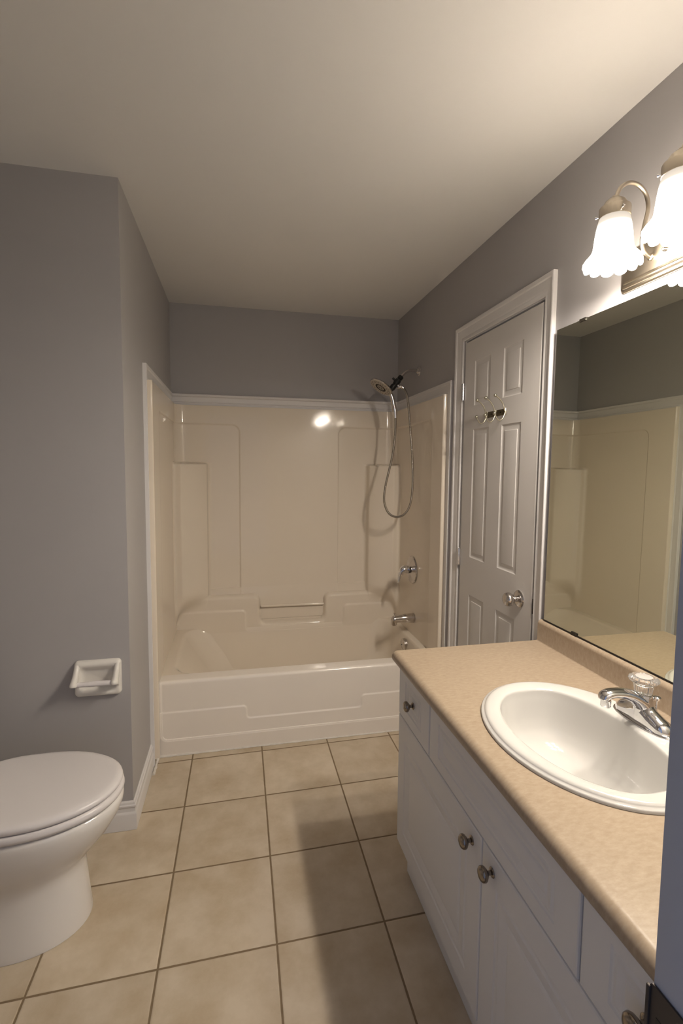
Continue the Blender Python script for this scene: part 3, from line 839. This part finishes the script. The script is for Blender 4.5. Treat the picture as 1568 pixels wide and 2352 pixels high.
for nm, a, b, kpos, lb in (('drawer', 1.2595, CY1, 1.392, None), ('false_front', 0.6295, 1.2575, None, None), ('drawer', CY0, 0.6275, 0.497, None)):
    mb = panel_front(a + g, b - g, ZS + g, ZD1 - g, CX, 0.0195, [(a + 0.062, b - 0.062, ZS + 0.038, ZD1 - 0.040)], DPROF, 0.004)
    o_ = obj(nm, mb, M_CAB, vb, ang=20)
    if kpos: knob(kpos, 0.668, o_)
for a, b, kpos in ((ym_, CY1, ym_ + 0.047), (CY0, ym_, ym_ - 0.047)):
    mb = panel_front(a + g, b - g, ZD0, ZS - g, CX, 0.0195, [(a + 0.063, b - 0.063, ZD0 + 0.066, ZS - 0.066)], CPROF, 0.005)
    o_ = obj('door', mb, M_CAB, vb, ang=20)
    knob(kpos, 0.538, o_)

# ------------------------------------------------------------------ countertop (cut out for the sink)
KZ, KX, KY0, KY1 = 0.7967, 0.5135, 0.352, 1.5305
XBS = 1.0698
fr = [(KX + 0.020 - 0.020 * math.sin(a), KZ - 0.020 + 0.020 * math.cos(a)) for a in lin(0, PI, 13)]
prof = [(XBS, KZ)] + fr + [(KX + 0.045, KZ - 0.040), (KX + 0.045, KZ - 0.0385 + 0.004), (XBS, KZ - 0.0345)]
mb = MB().prism([(p, q) for p, q in prof], KY0, KY1, lambda p, q, t: (p, t, q))
ct = obj('countertop', mb, M_COUNTER, label='tan mottled laminate countertop with rounded front edge and backsplash on the white cabinet', cat='countertop', ang=30)
# cut-out
cut = obj('cutter', MB().loft([[(0.79 + 0.196 * math.cos(2 * PI * k / 64), 0.946 + 0.249 * math.sin(2 * PI * k / 64), z) for k in range(64)] for z in (0.6, 0.9)]), M_COUNTER)
md = ct.modifiers.new('cut', 'BOOLEAN'); md.object = cut; md.operation = 'DIFFERENCE'; md.solver = 'EXACT'
bpy.context.view_layer.update()
dg = bpy.context.evaluated_depsgraph_get()
nm_ = bpy.data.meshes.new_from_object(ct.evaluated_get(dg))
ct.modifiers.clear()
old = ct.data; ct.data = nm_; bpy.data.meshes.remove(old); nm_.name = 'countertop'
bpy.data.objects.remove(cut, do_unlink=True)
nm_.polygons.foreach_set('use_smooth', [True] * len(nm_.polygons)); nm_.set_sharp_from_angle(angle=math.radians(30))
BZ = 0.8735
top_ = [(XBS + 0.014 - 0.014 * math.cos(a), BZ - 0.014 + 0.014 * math.sin(a)) for a in lin(0, PI / 2, 8)]
prof = [(XBS - 0.004, KZ + 0.0002), (XBS - 0.0015, KZ + 0.0012), (XBS, KZ + 0.004)] + top_ + [(XR - 0.0005, BZ), (XR - 0.0005, KZ - 0.034), (XBS + 0.0005, KZ - 0.034), (XBS + 0.0005, KZ)]
obj('backsplash', MB().prism(prof, KY0, KY1, lambda p, q, t: (p, t, q)), M_COUNTER, ct, ang=40)

# ------------------------------------------------------------------ sink
sk_ = thing('sink', (0.79, 0.946, KZ), 'white oval drop-in sink set into the tan countertop', 'sink')
def outer(k, n, sc=1.0, d=0.0):
    a = 2 * PI * k / n
    return 0.790 + (0.215 * sc - d) * math.cos(a), 0.946 + (0.268 * sc - d) * math.sin(a)
def inner(k, n, sc=1.0, cx_=0.770, cy_=0.940):
    a = 2 * PI * k / n
    c, s_ = math.cos(a), math.sin(a)
    ex = 2 / 2.9 if c > 0 else 2 / 2.1
    return cx_ + 0.144 * sc * (1 if c > 0 else -1) * abs(c) ** ex, cy_ + 0.214 * sc * (1 if s_ > 0 else -1) * abs(s_) ** (2 / 2.25 if c > 0 else 2 / 2.1)
N_ = 96
loops = [[(*outer(k, N_), KZ + 0.0004) for k in range(N_)], [(*outer(k, N_), KZ + 0.005) for k in range(N_)], [(*outer(k, N_, 1, 0.0025), KZ + 0.0075) for k in range(N_)], [(*outer(k, N_, 1, 0.0075), KZ + 0.0078) for k in range(N_)],
         [(*outer(k, N_, 1, 0.0085), KZ + 0.0098) for k in range(N_)], [(*outer(k, N_, 1, 0.0110), KZ + 0.0125) for k in range(N_)], [(*outer(k, N_, 1, 0.0150), KZ + 0.0142) for k in range(N_)], [(*outer(k, N_, 1, 0.022), KZ + 0.0150) for k in range(N_)]]
def mixl(t, z):
    out = []
    for k in range(N_):
        o_, i_ = outer(k, N_, 1, 0.022), inner(k, N_)
        out.append((o_[0] + (i_[0] - o_[0]) * t, o_[1] + (i_[1] - o_[1]) * t, z))
    return out
loops += [mixl(0.35, KZ + 0.0148), mixl(0.7, KZ + 0.0138), mixl(0.90, KZ + 0.0125), mixl(0.96, KZ + 0.0105), mixl(0.99, KZ + 0.0065), mixl(1.0, KZ + 0.001)]
for sc, z, cx_ in ((0.988, -0.010, 0.770), (0.97, -0.030, 0.770), (0.945, -0.058, 0.771), (0.905, -0.085, 0.773), (0.83, -0.108, 0.777), (0.70, -0.125, 0.784), (0.50, -0.136, 0.795), (0.28, -0.140, 0.805), (0.12, -0.143, 0.808)):
    loops.append([(*inner(k, N_, sc, cx_), KZ + z) for k in range(N_)])
obj('basin', MB().loft(loops, False, True), M_CHINA, sk_, ang=70)
lathe_obj('drain', [(0, 0), (0.021, 0), (0.023, 0.002), (0.021, 0.004), (0.012, 0.003), (0.010, 0.006), (0, 0.007)], (0.808, 0.940, KZ - 0.1432), (0, 0, 1), M_CHROME, sk_)

# ------------------------------------------------------------------ faucet
FX, FY, FZ = 0.960, 0.946, KZ + 0.0130
fc = thing('faucet', (FX, FY, FZ), 'chrome centerset faucet with a clear faceted knob on the white sink', 'faucet')
def oval(hx, hy, z, cx_=FX, cy_=FY, n=40, p=2.4):
    return [(cx_ + hx * (1 if math.cos(2 * PI * k / n) > 0 else -1) * abs(math.cos(2 * PI * k / n)) ** (2 / p), cy_ + hy * (1 if math.sin(2 * PI * k / n) > 0 else -1) * abs(math.sin(2 * PI * k / n)) ** (2 / p), z) for k in range(n)]
mb = MB().loft([oval(0.030, 0.084, FZ), oval(0.031, 0.085, FZ + 0.003), oval(0.029, 0.083, FZ + 0.006), oval(0.0265, 0.079, FZ + 0.0075)])
obj('base_plate', mb, M_CHROME, fc)
# body: wings swell up to the centre post
loops = []
for t in lin(-1, 1, 41):
    y = FY + 0.078 * t
    a = abs(t)
    h = interp([(0, 0.052), (0.22, 0.046), (0.36, 0.036), (0.55, 0.030), (0.78, 0.024), (0.92, 0.015), (1.0, 0.001)], a)
    wd = interp([(0, 0.024), (0.25, 0.023), (0.5, 0.0235), (0.75, 0.0235), (0.92, 0.016), (1.0, 0.002)], a)
    loops.append([(FX + wd * math.cos(PI * k / 16) , y, FZ + 0.006 + h * math.sin(PI * k / 16) ** 0.8) for k in range(17)])
obj('body', MB().loft(loops, True, True), M_CHROME, fc, ang=60)
pth = spline([(FX + 0.004, FY, FZ + 0.030), (FX - 0.010, FY, FZ + 0.050), (FX - 0.035, FY, FZ + 0.068), (FX - 0.065, FY, FZ + 0.078), (FX - 0.095, FY, FZ + 0.081), (FX - 0.112, FY, FZ + 0.076), (FX - 0.118, FY, FZ + 0.066)], 6)
n = len(pth) - 1
loops = []
for i, p in enumerate(pth):
    t = i / n
    wy = interp([(0, 0.024), (0.3, 0.020), (0.6, 0.0165), (0.85, 0.0155), (1, 0.0125)], t)
    wz = interp([(0, 0.022), (0.3, 0.015), (0.6, 0.0105), (0.85, 0.0105), (1, 0.008)], t)
    tg = (pth[min(i + 1, n)] - pth[max(i - 1, 0)]).normalized()
    up = Vector((0, 1, 0)).cross(tg).normalized()
    loops.append([p + Vector((0, 1, 0)) * wy * math.cos(2 * PI * k / 24) + up * wz * math.sin(2 * PI * k / 24) for k in range(24)])
obj('spout', MB().loft(loops), M_CHROME, fc, ang=60)
lathe_obj('aerator', [(0, 0), (0.0105, 0), (0.0115, 0.002), (0.0115, 0.016), (0, 0.016)], (FX - 0.108, FY, FZ + 0.050), (0, 0, 1), M_CHROME, fc)
obj('post', MB().lathe([(0, 0.02), (0.024, 0.02), (0.0215, 0.05), (0.0195, 0.066), (0.018, 0.071), (0, 0.071)], 32, Matrix.Translation((FX, FY, FZ))), M_CHROME, fc)
# acrylic knob: fluted stem, wide dished cap
kz = FZ + 0.071
hn = obj('knob_handle', MB().lathe([(0, 0.001), (0.0165, 0.001), (0.0185, 0.003), (0.0195, 0.012), (0.0215, 0.024), (0.0255, 0.029), (0.0315, 0.0325), (0.0335, 0.036), (0.0320, 0.040), (0.0270, 0.043), (0.0215, 0.0435), (0.0195, 0.042), (0, 0.0415)], 96, Matrix.Translation((FX - 0.004, FY, kz)),
         scal=lambda u, z: 1 + (0.035 * math.cos(2 * PI * u * 18) if z < 0.028 and z > 0.002 else 0.012 * math.cos(2 * PI * u * 18) if z < 0.042 else 0)), M_ACRYL, fc, ang=25, label='clear acrylic faceted knob')
lathe_obj('knob_cap', [(0, 0.0420), (0.0180, 0.0422), (0.0185, 0.0432), (0.014, 0.0440), (0, 0.0446)], (FX - 0.004, FY, kz), (0, 0, 1), M_CAP, hn)
obj('lift_rod', MB().tube([(FX + 0.024, FY - 0.012, FZ + 0.030), (FX + 0.025, FY - 0.012, FZ + 0.060)], 0.0026, 12).lathe([(0, 0), (0.005, 0.001), (0.0085, 0.006), (0.0085, 0.009), (0.005, 0.0115), (0, 0.012)], 20, Matrix.Translation((FX + 0.025, FY - 0.012, FZ + 0.056))), M_CHROME, fc)

# ------------------------------------------------------------------ mirror
MY0, MY1, MZ0, MZ1 = 0.362, 1.5125, 0.8795, 1.9005
mr_ = thing('mirror', (XR, 0.94, MZ0), 'large frameless wall mirror above the tan counter beside the white door', 'mirror')
mfx = lambda y, z: XR - 0.0135 + 0.007 * (1.5168 - y) - 0.0045 * (MZ1 - z)   # hangs a hair out of parallel
mb = MB().loft([[(mfx(y, z), y, z) for y, z in ((MY0, MZ0), (MY1, MZ0), (MY1, MZ1), (MY0, MZ1))],
                [(mfx(y, z) + 0.005, y, z) for y, z in ((MY0, MZ0), (MY1, MZ0), (MY1, MZ1), (MY0, MZ1))]])
gl = obj('glass', mb, [M_EDGE, M_MIRROR], mr_, smooth=False)
for p in gl.data.polygons:
    if p.normal.x < -0.9: p.material_index = 1
def clip(y, z, up):
    s = 1 if up else -1
    f = mfx(y, z)
    mb = MB().box(f - 0.0025, XR - 0.0006, y - 0.014, y + 0.014, z + (0.0004 if up else -0.0034), z + (0.0034 if up else -0.0004))
    mb.box(f - 0.0028, f - 0.0006, y - 0.014, y + 0.014, min(z + s * 0.003, z - s * 0.006), max(z + s * 0.003, z - s * 0.006))
    mb.lathe([(0, 0), (0.002, 0), (0.0016, 0.0012), (0, 0.0015)], 12, axis_T((f - 0.0026, y - 0.009, z - s * 0.002), (-1, 0, 0)))
    obj('mirror_clip', mb, M_CLEARCLIP, mr_, smooth=False)
clip(1.385, MZ1, True); clip(0.55, MZ1, True); clip(1.352, MZ0, False); clip(0.55, MZ0, False)
mb = MB().loft([[(mfx(y, MZ0) - 0.0012, y, MZ0 - 0.0045), (XR - 0.0012, y, MZ0 - 0.0045), (XR - 0.0012, y, MZ0 - 0.0006), (mfx(y, MZ0) - 0.0012, y, MZ0 - 0.0006)] for y in (MY0, MY1)])
obj('bottom_channel', mb, M_DARK, mr_, smooth=False)

# ------------------------------------------------------------------ vanity light
LX, LYS, ARMZ = 0.960, (1.122, 0.931, 0.740), 1.984
vl_ = thing('vanity_light', (XR, 0.931, ARMZ), 'brushed nickel wall lamp bar with glowing scalloped glass shades above the mirror', 'wall lamp')
PZ0, PZ1, PY0, PY1 = 1.9275, 2.0415, 0.622, 1.240
cove = [(0, 0.0), (0.0, 0.005), (0.004, 0.009), (0.008, 0.0095), (0.009, 0.0125), (0.014, 0.0155), (0.018, 0.016), (0.0195, 0.0185), (0.0235, 0.0205), (0.027, 0.0205)]
loops = []
for i, h in cove:
    loops.append([(XR - 0.0006 - h, p[0], p[1]) for p in rrect(PY0 + i, PY1 - i, PZ0 + i, PZ1 - i, max(0.002, 0.012 - i * 0.3), 0, 5)])
obj('back_plate', MB().loft(loops, True, True), M_NICKEL, vl_, ang=22)
for yy in (1.078, 0.79):
    lathe_obj('finial', [(0, 0), (0.006, 0), (0.0055, 0.006), (0.0035, 0.009), (0, 0.0095)], (XR - 0.021, yy, 1.986), (-1, 0, 0), M_CHROME, vl_, 18)

SH0 = 1.952          # rim height
prof_out = [(0.0670, 0.000), (0.0690, 0.004), (0.0680, 0.011), (0.0630, 0.018), (0.0565, 0.0245), (0.0510, 0.032), (0.0475, 0.041), (0.0455, 0.056), (0.0440, 0.073), (0.0420, 0.090), (0.0395, 0.104), (0.0360, 0.117), (0.0330, 0.127), (0.0320, 0.133)]
def shade_mesh():
    n = 144
    loops = []
    def ring(r, z, q):
        out = []
        for i in range(n):
            u = i / n
            lob = abs(math.cos(PI * u * 12)) ** 0.55
            k = ss(0.034, 0.0, z)
            rr = r * (1 + 0.10 * k * (lob - 0.7))
            zz = z - 0.009 * k * k * (lob - 0.4)
            out.append((rr * math.cos(2 * PI * u), rr * math.sin(2 * PI * u), zz))
        return out
    for r, z in reversed(prof_out): loops.append(ring(r, z, 0))
    ins = [loops[-1]] + [ring(r - 0.003, z + (0.001 if z < 0.001 else 0), 0) for r, z in prof_out]
    return MB().loft(loops, False, False).loft(ins, False, False, mi=1)
for q, yy in enumerate(LYS):
    pth = spline([(XR - 0.019, yy, 1.984), (1.066, yy, 1.986), (1.052, yy, 2.000), (1.047, yy, 2.030), (1.054, yy, 2.070), (1.061, yy, 2.108), (1.052, yy, 2.140), (1.028, yy, 2.160), (0.998, yy, 2.162), (0.973, yy, 2.146), (0.9615, yy, 2.120)], 7)
    am = obj('arm', MB().tube(pth, 0.0052, 16), M_NICKEL, vl_)
    lathe_obj('arm_collar', [(0, 0), (0.0095, 0), (0.009, 0.004), (0.006, 0.006), (0, 0.006)], (XR - 0.0205, yy, 1.984), (-1, 0, 0), M_NICKEL, am, 20)
    T = Matrix.Translation((LX, yy, 0))
    cup = obj('shade_holder', MB().lathe([(0, 2.124), (0.0085, 2.124), (0.0090, 2.119), (0.0165, 2.117), (0.0230, 2.112), (0.0275, 2.105), (0.0298, 2.098), (0.0312, 2.0965), (0.0362, 2.0960), (0.0372, 2.0940), (0.0374, 2.0700), (0.0362, 2.0695), (0.0352, 2.0800), (0, 2.0900)], 40, T), M_NICKEL, vl_)
    for a in (PI * 0.75, PI * 1.42, PI * 0.08):
        dd = (math.cos(a), math.sin(a), 0)
        lathe_obj('thumb_screw', [(0, 0), (0.0018, 0), (0.0018, 0.004), (0.0036, 0.0045), (0.0036, 0.0075), (0, 0.008)], (LX + 0.0366 * dd[0], yy + 0.0366 * dd[1], 2.080), dd, M_CHROME, cup, 12)
    smb = shade_mesh()
    smb.v = [v + Vector((LX, yy, SH0)) for v in smb.v]
    shd = obj('glass_shade', smb, [M_SHADE, M_SHADE_IN], vl_, loc=Vector((LX, yy, SH0)) - vl_.location, ang=60, label='glowing frosted glass shade with scalloped rim')
    bl = MB().lathe([(0, 0.030)] + [(0.024 * math.sin(a), 0.054 - 0.024 * math.cos(a)) for a in lin(0.3, 2.2, 10)] + [(0.013, 0.082), (0.013, 0.100), (0, 0.100)], 24, Matrix.Translation((LX, yy, SH0)))
    obj('bulb', bl, M_BULB, shd)
    ld = bpy.data.lights.new('bulb_light', 'POINT')
    ld.energy = BULB_W; ld.color = LAMP_COL; ld.shadow_soft_size = 0.022
    lo = bpy.data.objects.new('bulb_light', ld); COL.objects.link(lo)
    lo.location = Vector((LX, yy, SH0 + 0.010)) - vl_.location; lo.parent = vl_
